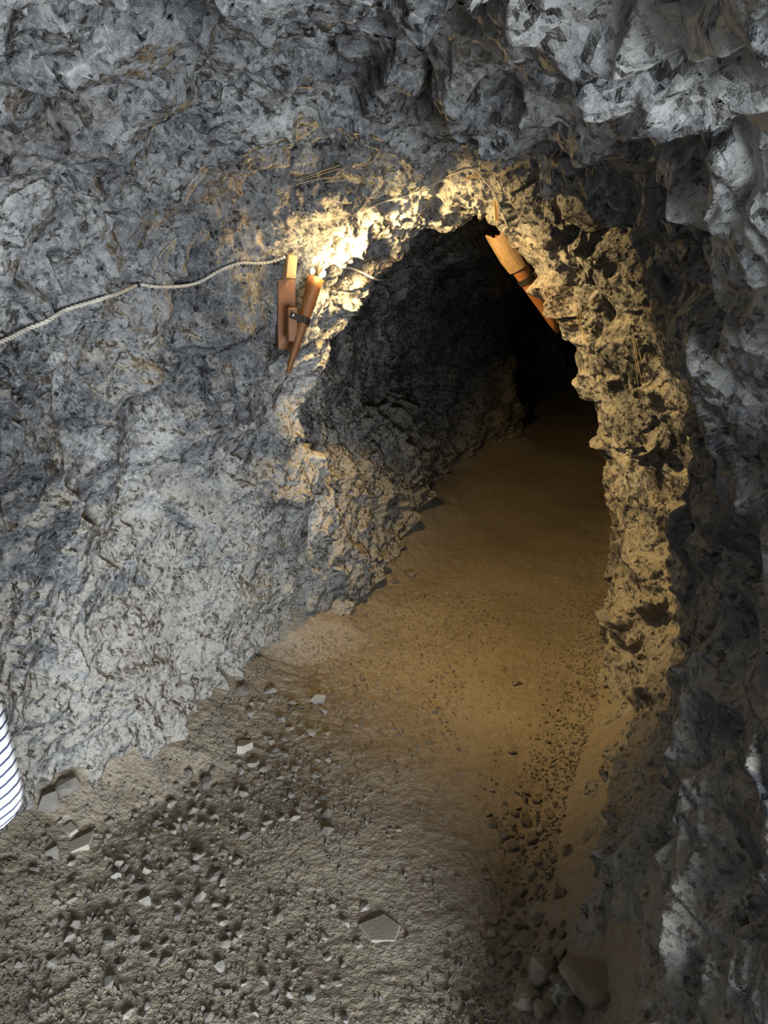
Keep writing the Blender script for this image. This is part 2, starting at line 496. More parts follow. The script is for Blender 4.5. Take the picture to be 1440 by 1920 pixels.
def wood_material(name, c0, c1, rough=.55):
    m, nt, b = nodes(name)
    k = NB(nt)
    tc = k.n('ShaderNodeTexCoord')
    mp = k.n('ShaderNodeMapping'); mp.inputs['Scale'].default_value = (60, 60, 5)
    k.l(tc.outputs['Object'], mp.inputs['Vector'])
    n1 = k.noise(mp.outputs[0], 1.0, 5, .6, 1.2)
    n2 = k.noise(tc.outputs['Object'], 14, 3, .6)
    f = k.math('MULTIPLY_ADD', n2, .4, k.math('MULTIPLY', n1, .6))
    col = k.ramp(f, [(.32, c0), (.68, c1)])
    k.l(col, b.inputs['Base Color'])
    b.inputs['Roughness'].default_value = rough
    k.l(k.bump(n1, .4, .003), b.inputs['Normal'])
    return m


def plain(name, col, rough=.6, metal=0.0, var=.25):
    m, nt, b = nodes(name)
    k = NB(nt)
    tc = k.n('ShaderNodeTexCoord')
    n1 = k.noise(tc.outputs['Object'], 45, 4, .6)
    c = k.ramp(n1, [(.3, tuple(x * (1 - var) for x in col)), (.7, tuple(min(1, x * (1 + var)) for x in col))])
    k.l(c, b.inputs['Base Color'])
    b.inputs['Roughness'].default_value = rough
    b.inputs['Metallic'].default_value = metal
    k.l(k.bump(n1, .2, .002), b.inputs['Normal'])
    return m


def glow(name, col, strength):
    m, nt, b = nodes(name)
    k = NB(nt)
    tc = k.n('ShaderNodeTexCoord')
    n1 = k.noise(tc.outputs['Object'], 20, 2, .5)
    k.l(k.ramp(n1, [(.3, tuple(x * .9 for x in col)), (.7, col)]), b.inputs['Emission Color'])
    b.inputs['Base Color'].default_value = (.9, .85, .7, 1)
    b.inputs['Emission Strength'].default_value = strength
    return m


ROCK = rock_material()
DIRT = dirt_material()
STONE = stone_material('grey_stone', (.11, .103, .093), (.29, .275, .25), (.22, .192, .15))
STONE_B = stone_material('dusty_brown_stone', (.12, .105, .085), (.28, .245, .195), (.24, .205, .155))
WOOD = wood_material('reddish_torch_wood', (.105, .038, .010), (.24, .098, .030))
WOOD_P = wood_material('pale_split_wood', (.24, .14, .06), (.46, .30, .14))
WOOD_W = wood_material('weathered_split_wood', (.12, .075, .035), (.27, .18, .09))
STONE_P = stone_material('pale_flat_stone', (.25, .23, .20), (.42, .39, .34), (.30, .27, .22))
IRON = plain('dark_iron', (.035, .028, .024), .5, .6)
STEEL = plain('bright_rivet', (.6, .58, .55), .3, .9)
CABLE = plain('cloth_cable', (.42, .39, .33), .85)
BLACK = plain('black_fitting', (.02, .02, .02), .5)
FIBRE = plain('dry_root', (.34, .28, .18), .9)
BULB = glow('warm_bulb', (1.0, .86, .55), 45.0)


# ------------------------------------------------------------------ helpers
def from_arrays(name, verts, quads, mat, kind=None, attr=None, smooth=True, normals=None):
    me = bpy.data.meshes.new(name)
    verts = np.ascontiguousarray(verts, np.float32)
    quads = np.ascontiguousarray(quads, np.int32)
    n, w = quads.shape
    me.vertices.add(len(verts))
    me.vertices.foreach_set('co', verts.ravel())
    me.loops.add(n * w)
    me.loops.foreach_set('vertex_index', quads.ravel())
    me.polygons.add(n)
    me.polygons.foreach_set('loop_start', np.arange(0, n * w, w, dtype=np.int32))
    me.update(calc_edges=True)
    me.polygons.foreach_set('use_smooth', np.full(n, smooth))
    if attr is not None:
        a = me.color_attributes.new('tone', 'FLOAT_COLOR', 'POINT')
        a.data.foreach_set('color', np.ascontiguousarray(attr, np.float32).ravel())
    if normals is not None:
        me.normals_split_custom_set_from_vertices(normals)
    me.materials.append(mat)
    o = bpy.data.objects.new(name, me)
    C.objects.link(o)
    if kind: o['kind'] = kind
    return o


def grid_quads(ny, nt):
    a = np.arange(ny * nt).reshape(ny, nt)
    return np.stack([a[:-1, :-1], a[:-1, 1:], a[1:, 1:], a[1:, :-1]], -1).reshape(-1, 4)


def tag(o, label=None, cat=None, group=None, kind=None):
    if label: o['label'] = label
    if cat: o['category'] = cat
    if group: o['group'] = group
    if kind: o['kind'] = kind
    return o


def empty(name, loc=(0, 0, 0)):
    o = bpy.data.objects.new(name, None)
    o.location = loc
    o.empty_display_size = .05
    C.objects.link(o)
    return o


def bobj(name, bm, mat, parent=None, smooth=False):
    me = bpy.data.meshes.new(name)
    bmesh.ops.recalc_face_normals(bm, faces=bm.faces)
    bm.to_mesh(me)
    bm.free()
    if smooth:
        for p in me.polygons: p.use_smooth = True
    me.materials.append(mat)
    o = bpy.data.objects.new(name, me)
    C.objects.link(o)
    if parent is not None:
        o.parent = parent
    return o


def tube(bm, pts, rad, seg=8, cap=True):
    """tube through pts with per-point radius"""
    pts = [Vector(p) for p in pts]
    n = len(pts)
    rads = rad if isinstance(rad, (list, tuple)) else [rad] * n
    rings = []
    up = None
    for i, p in enumerate(pts):
        t = (pts[min(i + 1, n - 1)] - pts[max(i - 1, 0)]).normalized()
        if up is None:
            up = Vector((0, 0, 1)) if abs(t.z) < .9 else Vector((1, 0, 0))
        a = (up - t * up.dot(t)).normalized()
        up = a
        b = t.cross(a)
        rings.append([bm.verts.new(p + (a * math.cos(2 * math.pi * k / seg) + b * math.sin(2 * math.pi * k / seg)) * rads[i]) for k in range(seg)])
    for i in range(n - 1):
        for k in range(seg):
            bm.faces.new((rings[i][k], rings[i][(k + 1) % seg], rings[i + 1][(k + 1) % seg], rings[i + 1][k]))
    if cap:
        bm.faces.new(rings[0][::-1]); bm.faces.new(rings[-1])
    return rings


def box(bm, size, mat4=Matrix(), bevel=.003, jitter=0.0, cuts=0):
    r = bmesh.ops.create_cube(bm, size=1)
    vs = r['verts']
    for v in vs:
        v.co = Vector((v.co.x * size[0], v.co.y * size[1], v.co.z * size[2]))
    if bevel:
        es = list({e for v in vs for e in v.link_edges})
        rb = bmesh.ops.bevel(bm, geom=es, offset=bevel, segments=1, affect='EDGES')
        vs = list({v for f in rb['faces'] for v in f.verts} | {v for v in vs if v.is_valid})
    for v in vs:
        if jitter:
            v.co += Vector((random.uniform(-1, 1), random.uniform(-1, 1), random.uniform(-1, 1))) * jitter
        v.co = mat4 @ v.co
    return vs


def catmull(pts, n):
    pts = [Vector(p) for p in pts]
    out = []
    for i in range(len(pts) - 1):
        p0, p1, p2, p3 = pts[max(i - 1, 0)], pts[i], pts[i + 1], pts[min(i + 2, len(pts) - 1)]
        for k in range(n):
            t = k / n
            out.append(.5 * ((2 * p1) + (p2 - p0) * t + (2 * p0 - 5 * p1 + 4 * p2 - p3) * t * t + (3 * p1 - p0 - 3 * p2 + p3) * t ** 3))
    out.append(pts[-1])
    return out


# ------------------------------------------------------------------ rock shell
VN = grid_normals(Pd)
if (VN * toC).sum() < 0:
    VN = -VN
wob = (14 * np.sin(YS * 3.1) + 8 * np.sin(YS * 9.7)).astype(int)


def strip(name, j0, j1):
    sub = Pd[:, j0:j1 + 1]
    return from_arrays(name, sub.reshape(-1, 3), grid_quads(NY, j1 - j0 + 1)[:, ::-1], ROCK, 'structure',
                       ATT[:, j0:j1 + 1].reshape(-1, 4), True, VN[:, j0:j1 + 1].reshape(-1, 3))


JL, JR = int(NT * .365), int(NT * .655)
wall_l = tag(strip('wall_left', 0, JL), 'chipped grey rock wall along the left side of the mine tunnel')
roof = tag(strip('ceiling', JL, JR), 'low arched ceiling of broken grey rock with a dark brow')
wall_r = tag(strip('wall_right', JR, NT - 1), 'lumpy dark rock wall along the right side of the tunnel')
# far end of the passage
ring = Pd[-1]
cen = np.array([[cx[-1], 12.5, cz[-1]]])
layers = [ring]
for s in (.75, .5, .25, .05):
    l = ring * s + cen * (1 - s)
    l[:, 1] = 12 + (1 - s) * .4 + 0.10 * fbm(l * 2.2, 2, 5)
    layers.append(l)
endv = np.concatenate(layers)
end_att = np.tile(np.array([[.5, 0, .5, 0]], np.float32), (len(endv), 1))
wall_b = tag(from_arrays('wall_back', endv, grid_quads(5, NT), ROCK, 'structure', end_att), 'dark rock closing the far end of the passage')

# ------------------------------------------------------------------ floor
FY = np.concatenate([seg(-1.4, .7, 30), seg(.7, 1.2, 60), seg(1.2, 3.4, 330), seg(3.4, 5, 110), seg(5, 8, 80), np.linspace(8, 12.4, 20)])
FU = np.linspace(-1.55, 1.5, 440)
FXc = np.interp(FY, sec_y, [s[1][0] for s in SECTIONS])
FX = FXc[:, None] + FU[None, :]
FYY = np.repeat(FY[:, None], len(FU), 1)
fp = np.stack([FX.ravel(), FYY.ravel(), np.zeros(FX.size)], -1)


def floor_h(p, detail=True):
    """height of the dirt at p (N,3)"""
    x, y = p[:, 0], p[:, 1]
    z = floor_z(y)
    # foot lines of the walls: the dirt banks up against them
    fl = np.interp(y, [-3, 0, 1, 2.07, 2.25, 2.45, 2.66, 3.29, 3.6, 4.15, 4.65, 5.6, 6.6, 7.3, 12], [-1.0, -1.1, -1.12, -1.12, -1.0, -.76, -.70, -.62, -.22, -.1, .07, .5, .6, 1.4, 3.0])
    fr = np.interp(y, [-3, 0, 1, 1.42, 1.75, 2.24, 2.78, 3.29, 4.15, 5.6, 7.3, 12], [.9, .5, .27, .36, .49, .67, .92, 1.07, 1.4, 1.9, 2.5, 4.4])
    dl = np.clip((fl + .26 - x) / .32, 0, 1.6)
    dr = np.clip((x - fr + .16) / .30, 0, 1.6)
    z = z + .11 * dl ** 1.5 * (1 + .15 * vnoise(p * 6, 29)) + .20 * dr ** 1.5
    z = z + .012 * fbm(p * 1.3 + 5, 2, 21) + .005 * fbm(p * 5.0, 2, 22)
    if detail:
        rough = np.clip(.35 + .9 * np.clip((fl + .75 - x) / .7, 0, 1) + np.clip((x - fr + .5) / .5, 0, 1), 0, 1.4)
        h, t, g = facets(p / .055 + np.stack([vnoise(p * 14, 71), vnoise(p * 14, 72), 0 * x], -1) * .3, 23, .5)
        z = z - .008 * rough * h
        h, t, g = facets(p / .024, 24, .5)
        z = z - .0045 * rough * np.minimum(h, .2)
        z = z + .0018 * fbm(p * 60, 2, 25)
    return z


FZ = floor_h(fp)
fp[:, 2] = FZ
floor = tag(from_arrays('floor', fp, grid_quads(len(FY), len(FU)), DIRT, 'structure'), 'trodden brown dirt floor of the tunnel')


def ground(x, y):
    return float(floor_h(np.array([[x, y, 0.0]]), False)[0])


DG = None


def sight(px, py):
    """first rock met along a line of sight, used to pin small fixings to the rock"""
    global DG
    if DG is None:
        bpy.context.view_layer.update()
        DG = bpy.context.evaluated_depsgraph_get()
    a, b = (px - 720) / FPX, (960 - py) / FPX
    d = Vector((a, math.cos(PITCH) + b * math.sin(PITCH), -math.sin(PITCH) + b * math.cos(PITCH))).normalized()
    ok, loc, nrm, *_ = SC.ray_cast(DG, EYE, d)
    if nrm.dot(d) > 0: nrm = -nrm
    return loc, nrm


#@@OBJECTS
# ------------------------------------------------------------------ torches
def at(px, py, y):
    a, b = (px - 720) / FPX, (960 - py) / FPX
    d = Vector((a, math.cos(PITCH) + b * math.sin(PITCH), -math.sin(PITCH) + b * math.cos(PITCH)))
    return EYE + d * (y / d.y)


def frame(axis, face):
    """matrix with local z along axis and local -y towards face"""
    z = axis.normalized()
    y = -(face - z * face.dot(z)).normalized()
    x = y.cross(z)
    return Matrix((x, y, z)).transposed().to_4x4()


def cone(bm, length, r0, r1, ragged=0.0, segs=18, rows=10, dent=.0012):
    rings = []
    for i in range(rows + 1):
        t = i / rows
        r = r0 + (r1 - r0) * (t ** .85)
        ring = []
        for k in range(segs):
            a = 2 * math.pi * k / segs
            rr = r * (1 + .03 * math.sin(3 * a + 1)) + random.uniform(-dent, dent)
            z = length * t
            if i == rows: z += random.uniform(-ragged, ragged)
            ring.append(bm.verts.new((rr * math.cos(a), rr * math.sin(a), z)))
        rings.append(ring)
    for i in range(rows):
        for k in range(segs):
            bm.faces.new((rings[i][k], rings[i][(k + 1) % segs], rings[i + 1][(k + 1) % segs], rings[i + 1][k]))
    bm.faces.new(rings[0][::-1])
    # hollowed end: an inner wall going down, then a floor
    top = rings[-1]
    inn = [bm.verts.new((v.co.x * .72, v.co.y * .72, v.co.z - .002)) for v in top]
    low = [bm.verts.new((v.co.x * .62, v.co.y * .62, length - .035)) for v in top]
    for k in range(segs):
        k2 = (k + 1) % segs
        bm.faces.new((top[k], top[k2], inn[k2], inn[k]))
        bm.faces.new((inn[k], inn[k2], low[k2], low[k]))
    bm.faces.new(low)


def put(o, m):
    o.matrix_local = m
    return o


def band(bm, r, w, th, segs=20, a0=0, a1=2 * math.pi):
    """iron strap bent round the shaft, local z = shaft"""
    full = abs(a1 - a0 - 2 * math.pi) < 1e-3
    rows = []
    for k in range(segs + (0 if full else 1)):
        a = a0 + (a1 - a0) * k / segs
        c, s_ = math.cos(a), math.sin(a)
        rows.append([bm.verts.new((rr * c, rr * s_, zz)) for rr, zz in ((r, -w / 2), (r + th, -w / 2), (r + th, w / 2), (r, w / 2))])
    n = len(rows)
    for k in range(n if full else n - 1):
        p, q_ = rows[k], rows[(k + 1) % n]
        for j in range(4):
            bm.faces.new((p[j], p[(j + 1) % 4], q_[(j + 1) % 4], q_[j]))
    if not full:
        bm.faces.new(rows[0]); bm.faces.new(rows[-1][::-1])


def wall_torch(label, tip, head, face, rt, rh, board_mid, board_len, board_w, board_axis, lit, power, ragged=.002, strap_t=.55, aim=Vector((1, .85, -.75)), cone_deg=152):
    root = empty('wall_torch', board_mid)
    tag(root, label, 'torch', 'wooden torches fixed to the rock')
    inv = Matrix.Translation(-Vector(board_mid))
    ax = head - tip
    M = inv @ Matrix.Translation(tip) @ frame(ax, face)
    L = ax.length
    bm = bmesh.new(); cone(bm, L, rt, rh, ragged)
    sh = put(bobj('torch_shaft', bm, WOOD, root, True), M)
    # backing board and the small block carrying the strap
    Bm = inv @ Matrix.Translation(Vector(board_mid)) @ frame(board_axis, face)
    bm = bmesh.new(); box(bm, (board_w, .034, board_len), Matrix(), .003, .0012)
    put(bobj('backing_board', bm, WOOD, root), Bm)
    mid = tip + ax * strap_t
    bdir = (Vector(board_mid) + Vector(board_axis) * .0 - mid)
    F0 = frame(ax, face).to_3x3()
    side = F0.col[0] * (1 if bdir.dot(F0.col[0]) > 0 else -1)
    blk = mid + side * (rt + (rh - rt) * strap_t + .016) + F0.col[1] * .004 - ax.normalized() * .03
    bm = bmesh.new(); box(bm, (.036, .034, board_len * .46), Matrix(), .003, .001)
    put(bobj('bracket_block', bm, WOOD, root), inv @ Matrix.Translation(blk) @ frame(board_axis, face))
    rs = rt + (rh - rt) * (strap_t ** .85) + .0008
    # strap: a ring round the shaft with an ear on the block
    F = frame(ax, face)
    S = inv @ Matrix.Translation(mid) @ F
    sl = (F.to_3x3().inverted() @ side)
    ang = math.atan2(sl.y, sl.x)
    bm = bmesh.new(); band(bm, rs, .026, .0035)
    e = Matrix.Rotation(ang, 4, 'Z') @ Matrix.Translation((rs + .018, -.0185 if sl.x < 0 else .0185, 0))
    sgn = 1 if sl.x < 0 else -1
    e = Matrix.Rotation(ang, 4, 'Z') @ Matrix.Translation((rs + .016, sgn * .019, 0))
    box(bm, (.046, .004, .026), e, .0006)
    st = put(bobj('iron_strap', bm, IRON, root), S)
    bm = bmesh.new()
    bmesh.ops.create_uvsphere(bm, u_segments=10, v_segments=6, radius=.0052)
    for v in bm.verts: v.co = e @ Vector((v.co.x + .010, v.co.y * .6 + sgn * .0025, v.co.z))
    bobj('rivet', bm, STEEL, st, True)
    if lit:
        # ring of little bulbs on a sooty sleeve above the wood
        bm = bmesh.new()
        tube(bm, [(0, 0, -.02), (0, 0, .02), (0, 0, .06), (0, 0, .08)], [rh * .66, rh * .6, rh * .42, rh * .15], 12)
        slv = put(bobj('lamp_sleeve', bm, IRON, root, True), M @ Matrix.Translation((0, 0, L)))
        spots = [(-160, .018), (-62, .012), (-25, .024), (-48, .066), (-125, .072), (-170, .058), (35, .05), (100, .03), (140, .07), (-85, .100)]
        for a, z in spots:
            a = math.radians(a)
            bm = bmesh.new()
            bmesh.ops.create_uvsphere(bm, u_segments=10, v_segments=8, radius=1)
            for v in bm.verts:
                v.co = Vector((v.co.x * .0066, v.co.y * .0066, v.co.z * .0125))
                if v.co.z < 0: v.co.x *= .8; v.co.y *= .8
            r = rh * .82 if z < .09 else rh * .2
            put(bobj('bulb', bm, BULB, root, True), M @ Matrix.Translation((r * math.cos(a), r * math.sin(a), L + z)))
        for kind_, e_, z_ in (('POINT', power * .055, .085), ('SPOT', power, .11)):
            pl = bpy.data.lights.new('torch_light', kind_)
            pl.energy = e_
            pl.color = (1.0, .66, .26)
            pl.shadow_soft_size = .035
            if kind_ == 'SPOT':
                pl.spot_size = math.radians(cone_deg)
                pl.spot_blend = .75
            po = bpy.data.objects.new('torch_light', pl)
            C.objects.link(po)
            po.parent = root
            po.location = M @ Vector((.01, -.055, L + z_ + .01))
            po.rotation_euler = aim.to_track_quat('-Z', 'Y').to_euler()
    return root


T1 = wall_torch('lit torch of reddish wood with white glowing bulbs on the left jamb',
                at(540, 698, 2.80), at(592, 522, 2.88), Vector((.45, -1, 0)), .008, .031,
                at(536, 590, 2.945), .265, .070, Vector((.02, 0, 1)), True, 115.0)
T2 = wall_torch('unlit torch with a frayed split head on the right jamb',
                at(1046, 622, 3.38), at(938, 440, 3.28), Vector((-.35, -1, .1)), .012, .050,
                at(1030, 530, 3.43), .36, .060, at(1010, 470, 3.45) - at(1050, 600, 3.45), False, 0, .016, .56)
# long split stave on the open head of the unlit torch
bm = bmesh.new()
ax2 = (at(938, 440, 3.28) - at(1046, 622, 3.38)).normalized()
cols = []
for k in range(11):
    a = math.radians(150 + k * 15)
    top = .020 + random.uniform(-.010, .012)
    cols.append([bm.verts.new((r * math.cos(a), r * math.sin(a), z)) for r, z in ((.0505, -.16), (.058, -.10), (.057, top), (.047, top - .004), (.046, -.15))])
for c0, c1 in zip(cols, cols[1:]):
    for j in range(5):
        bm.faces.new((c0[j], c0[(j + 1) % 5], c1[(j + 1) % 5], c1[j]))
bm.faces.new(cols[0]); bm.faces.new(cols[-1][::-1])
fr = bobj('split_stave', bm, WOOD_W, T2)
fr.matrix_local = Matrix.Translation(-T2.location) @ Matrix.Translation(at(938, 440, 3.28)) @ frame(ax2, Vector((-.35, -1, .1)))
# pale block wedged in the rock above the board
bm = bmesh.new()
wl = at(543, 500, 2.90)
box(bm, (.038, .05, .085), Matrix(), .003, .0015)
wd = bobj('wooden_wedge', bm, WOOD_P)
wd.matrix_local = Matrix.Translation(wl) @ frame(Vector((.12, 0, 1)), Vector((.5, -1, 0)))
tag(wd, 'short pale wooden block wedged into the rock beside the lit bulbs', 'wood block')
bm = bmesh.new()
box(bm, (.018, .012, .085), Matrix(), .002, .003)
ch = bobj('wood_chip', bm, WOOD_P)
cl, cn = sight(930, 380)
ch.matrix_local = Matrix.Translation(at(930, 392, cl.y)) @ frame(Vector((-.1, .1, 1)), Vector((-.3, -1, 0)))
tag(ch, 'thin pale wood chip hanging from the crown of the arch', 'wood chip')


# ------------------------------------------------------------------ cables
def on_rock(pts, off):
    out = []
    for p in pts:
        l, n = sight(p[0], p[1])
        toward = (EYE - l).normalized()
        out.append(l + (n * .6 + toward * .4).normalized() * (p[2] if len(p) > 2 else off))
    return out


def lift(path, off):
    """keep a cable lying over the rock instead of running through it"""
    out = []
    for p in path:
        d = (p - EYE)
        ok, loc, nrm, *_ = SC.ray_cast(DG, EYE, d.normalized())
        if ok and (loc - EYE).length < d.length + off * .5:
            if nrm.dot(d) > 0: nrm = -nrm
            p = loc + (nrm * .5 - d.normalized() * .5).normalized() * off
        out.append(p)
    for _ in range(2):
        out = [out[0]] + [(a + b * 2 + c) / 4 for a, b, c in zip(out, out[1:], out[2:])] + [out[-1]]
    return out


def twisted(path, label, r=.0036, pitch=.026, group=None):
    path = lift(path, .014)
    root = empty('twisted_cable', path[0])
    tag(root, label, 'cable', group)
    # resample evenly
    d = [0]
    for i in range(1, len(path)): d.append(d[-1] + (path[i] - path[i - 1]).length)
    n = int(d[-1] / .0045) + 2
    pts = []
    j = 0
    for k in range(n):
        s_ = d[-1] * k / (n - 1)
        while j < len(d) - 2 and d[j + 1] < s_: j += 1
        u = (s_ - d[j]) / max(1e-6, d[j + 1] - d[j])
        pts.append(path[j].lerp(path[j + 1], min(1, u)))
    for ph in (0, math.pi):
        hp = []
        for k, p in enumerate(pts):
            t = (pts[min(k + 1, n - 1)] - pts[max(k - 1, 0)]).normalized()
            a = (Vector((0, 0, 1)) - t * t.z).normalized()
            b = t.cross(a)
            w = 2 * math.pi * (d[-1] * k / (n - 1)) / pitch + ph
            hp.append(p + (a * math.cos(w) + b * math.sin(w)) * r * .9 - path[0])
        bm = bmesh.new()
        tube(bm, hp, r, 6)
        bobj('strand', bm, CABLE, root, True)
    return root


def knob(px, py, label):
    l, n = sight(px, py)
    root = empty('cable_insulator', l)
    tag(root, label, 'insulator')
    m = n.to_track_quat('Z', 'Y').to_matrix().to_4x4()
    bm = bmesh.new()
    tube(bm, [(0, 0, -.02), (0, 0, .006), (0, 0, .010), (0, 0, .016), (0, 0, .022), (0, 0, .026)], [.004, .009, .006, .006, .009, .007], 12)
    put(bobj('porcelain_body', bm, BLACK, root, True), m)
    bm = bmesh.new()
    bmesh.ops.create_uvsphere(bm, u_segments=8, v_segments=5, radius=.004)
    for v in bm.verts: v.co.z = v.co.z * .5 + .027
    put(bobj('nail_head', bm, IRON, root, True), m)


c1 = catmull(on_rock([(-60, 668), (0, 640), (60, 610), (130, 578), (200, 550), (252, 533), (265, 532), (300, 537), (360, 527), (410, 508), (445, 490), (470, 492), (505, 488), (530, 476)], .022), 8)
twisted(c1, 'pale twisted cable strung across the dark left rock wall to the lit torch')
knob(258, 533, 'black cable insulator at the peak of the twisted cable on the left wall')
knob(447, 492, 'black cable insulator just left of the torch lit rock')
c2 = catmull(on_rock([(606, 488), (630, 492), (660, 503), (685, 514), (705, 521), (728, 522), (742, 519)], .014), 8)
twisted(c2, 'short loose cable trailing right from the glowing bulbs over the arch rock', .0028, .02)
c3 = catmull(on_rock([(672, 396), (720, 378), (770, 360), (830, 332), (885, 314), (905, 335)], .012), 8)
c3 += catmull([c3[-1], at(926, 360, c3[-1].y), at(940, 392, 3.2), at(951, 424, 3.28)], 6)[1:]
twisted(c3, 'thin cable along the crown of the arch down to the unlit torch', .0018, .018)


# ------------------------------------------------------------------ dry roots clinging to the rock
def root_tuft(pts, n, spread, label, r=.0016):
    l0, n0 = sight(*pts[0])
    o = None
    bm = bmesh.new()
    base = on_rock(pts, .006)
    for k in range(n):
        j = Vector((random.gauss(0, 1), random.gauss(0, 1), random.gauss(0, 1))) * spread
        ctl = [p + j * (i / max(1, len(base) - 1)) + Vector((random.gauss(0, 1), random.gauss(0, 1), random.gauss(0, 1))) * spread * .25 for i, p in enumerate(base)]
        pp = catmull(ctl, 5)
        tube(bm, [p - l0 for p in pp], [r * (1 - .6 * i / len(pp)) for i in range(len(pp))], 4)
    o = bobj('dry_root', bm, FIBRE)
    o.location = l0
    tag(o, label, 'root', 'dry roots clinging to the rock')
    return o


root_tuft([(1092, 622), (1084, 588), (1082, 555)], 4, .018, 'forked dry root on the right jamb below the unlit torch')
root_tuft([(1100, 642), (1092, 600), (1108, 560)], 3, .014, 'thin curling root beside the forked root on the right jamb')
root_tuft([(1190, 640), (1200, 700), (1206, 770)], 6, .02, 'long brown hanging root fibres on the right wall')
root_tuft([(330, 450), (310, 480), (292, 540)], 6, .018, 'pale root fibres over the twisted cable on the left wall')
root_tuft([(520, 360), (570, 340), (640, 318)], 6, .022, 'loose dry fibres under the dark brow of the ceiling')
root_tuft([(870, 335), (905, 330), (930, 352)], 6, .022, 'yellow lit fibres at the top of the arch')


# ------------------------------------------------------------------ loose stones on the floor
def stone_mesh(seed, pts=14, slab=False):
    """angular broken stone: hull of a few random points, in a unit box"""
    rr = random.Random(seed)
    bm = bmesh.new()
    if slab:
        n_ = rr.choice((4, 5, 7))
        for k in range(n_):
            a = 2 * math.pi * (k + rr.uniform(-.38, .38)) / n_
            r = rr.uniform(.65, 1.15)
            bm.verts.new((r * math.cos(a), r * math.sin(a), rr.uniform(-1, -.8)))
            r *= rr.uniform(.82, .98)
            bm.verts.new((r * math.cos(a), r * math.sin(a), rr.uniform(.75, 1)))
    else:
        for _ in range(pts):
            v = Vector((rr.gauss(0, 1), rr.gauss(0, 1), rr.gauss(0, 1))).normalized() * rr.uniform(.75, 1.15)
            bm.verts.new((v.x, v.y, v.z))
    r = bmesh.ops.convex_hull(bm, input=bm.verts)
    bmesh.ops.delete(bm, geom=[g for g in r['geom_interior'] if isinstance(g, bmesh.types.BMVert)], context='VERTS')
    lo = [min(v.co[i] for v in bm.verts) for i in range(3)]
    hi = [max(v.co[i] for v in bm.verts) for i in range(3)]
    for v in bm.verts:
        for i in range(3):
            v.co[i] = (v.co[i] - (lo[i] + hi[i]) / 2) / (hi[i] - lo[i])
    bmesh.ops.recalc_face_normals(bm, faces=bm.faces)
    me = bpy.data.meshes.new('stone')
    bm.to_mesh(me); bm.free()
    return me


VAR_G = [stone_mesh(100 + i, 10 + i % 8) for i in range(18)]
SLABS = [stone_mesh(70 + i, slab=True) for i in range(5)]
for m in SLABS: m.materials.append(STONE_P)
ROUND = stone_mesh(55, 30)
bm = bmesh.new()
bmesh.ops.create_icosphere(bm, subdivisions=4, radius=1)
cut = [(Vector((random.gauss(0, 1), random.gauss(0, 1), random.gauss(0, 1))).normalized(), random.uniform(.62, .9)) for _ in range(16)]
cs = np.array([v.co[:] for v in bm.verts])
nz_ = fbm(cs * 2.2, 3, 97) * .045 + fbm(cs * 9, 2, 98) * .015
for v, dn in zip(bm.verts, nz_):
    d_ = v.co.normalized()
    kk = 1.0
    for n_, h_ in cut:
        c_ = d_.dot(n_)
        if c_ > .05: kk = min(kk, h_ / c_)
    v.co = d_ * (kk + float(dn)) * .58
bm.to_mesh(ROUND); bm.free()
ROUND.materials.append(STONE_B)
VAR_B = [m.copy() for m in VAR_G]
for m in VAR_G: m.materials.append(STONE)
for m in VAR_B: m.materials.append(STONE_B)
PLACED = []
MARKS, SMALL = [], []


def place_stone(x, y, w, d, h, label, group=None, brown=False, name='stone', rz=None, tilt=.15, sink=.25, mesh=None):
    me = mesh or random.choice(VAR_B if brown else VAR_G)
    o = bpy.data.objects.new(name, me)
    C.objects.link(o)
    o.scale = (w, d, h)
    o.rotation_euler = (random.uniform(-tilt, tilt), random.uniform(-tilt, tilt), random.uniform(0, 6.28) if rz is None else rz)
    o.location = (x, y, ground(x, y) + h * (.5 - sink))
    tag(o, label, 'stone', group)
    PLACED.append((x, y, max(w, d) / 2))
    o['_w'] = w
    (SMALL if group else MARKS).append(o)
    return o


def on_floor(px, py):
    a, b = (px - 720) / FPX, (960 - py) / FPX
    d = Vector((a, math.cos(PITCH) + b * math.sin(PITCH), -math.sin(PITCH) + b * math.cos(PITCH)))
    z = 0.0
    for _ in range(6):
        p = EYE + d * ((z - EYE.z) / d.z)
        z = ground(p.x, p.y)
    return p


def px_stone(px, py, wpx, hpx, label, group=None, brown=False, flat=.55, **kw):
    p = on_floor(px, py)
    t = (p - EYE).length / FPX
    w = wpx * t
    return place_stone(p.x, p.y, w, w * random.uniform(.7, .9), hpx * t * flat, label, group, brown, **kw)


px_stone(715, 1743, 74, 60, 'flat square slab lying alone in the middle of the dirt floor', flat=.16, rz=.2, tilt=.03, mesh=SLABS[1], sink=.62)
px_stone(1018, 1832, 55, 80, 'tall leaning oval stone at the foot of the right wall', brown=True, flat=.6, rz=.3, mesh=ROUND)
px_stone(1115, 1845, 105, 60, 'large dark boulder beside the leaning stone under the right wall', brown=True, flat=.5, rz=2.2, mesh=ROUND)
px_stone(85, 1482, 36, 45, 'pale block half buried at the left wall behind the striped sleeve', flat=.7)
px_stone(150, 1583, 56, 30, 'flat pale slab set in the gravel near the striped sleeve', flat=.3, tilt=.04, mesh=SLABS[0])
px_stone(130, 1556, 34, 16, 'thin pale flake just above the flat pale slab', flat=.35, tilt=.04, mesh=SLABS[2])
px_stone(88, 1412, 26, 42, 'upright thumb shaped stone in the rubble by the left wall', flat=1.0)
px_stone(66, 1432, 32, 24, 'squat block beside the upright thumb shaped stone', flat=.8)
px_stone(118, 1428, 42, 34, 'broken angular block right of the upright thumb shaped stone', flat=.8)
px_stone(594, 1316, 30, 34, 'pale angular stone lying furthest right in the left rubble', flat=.6)
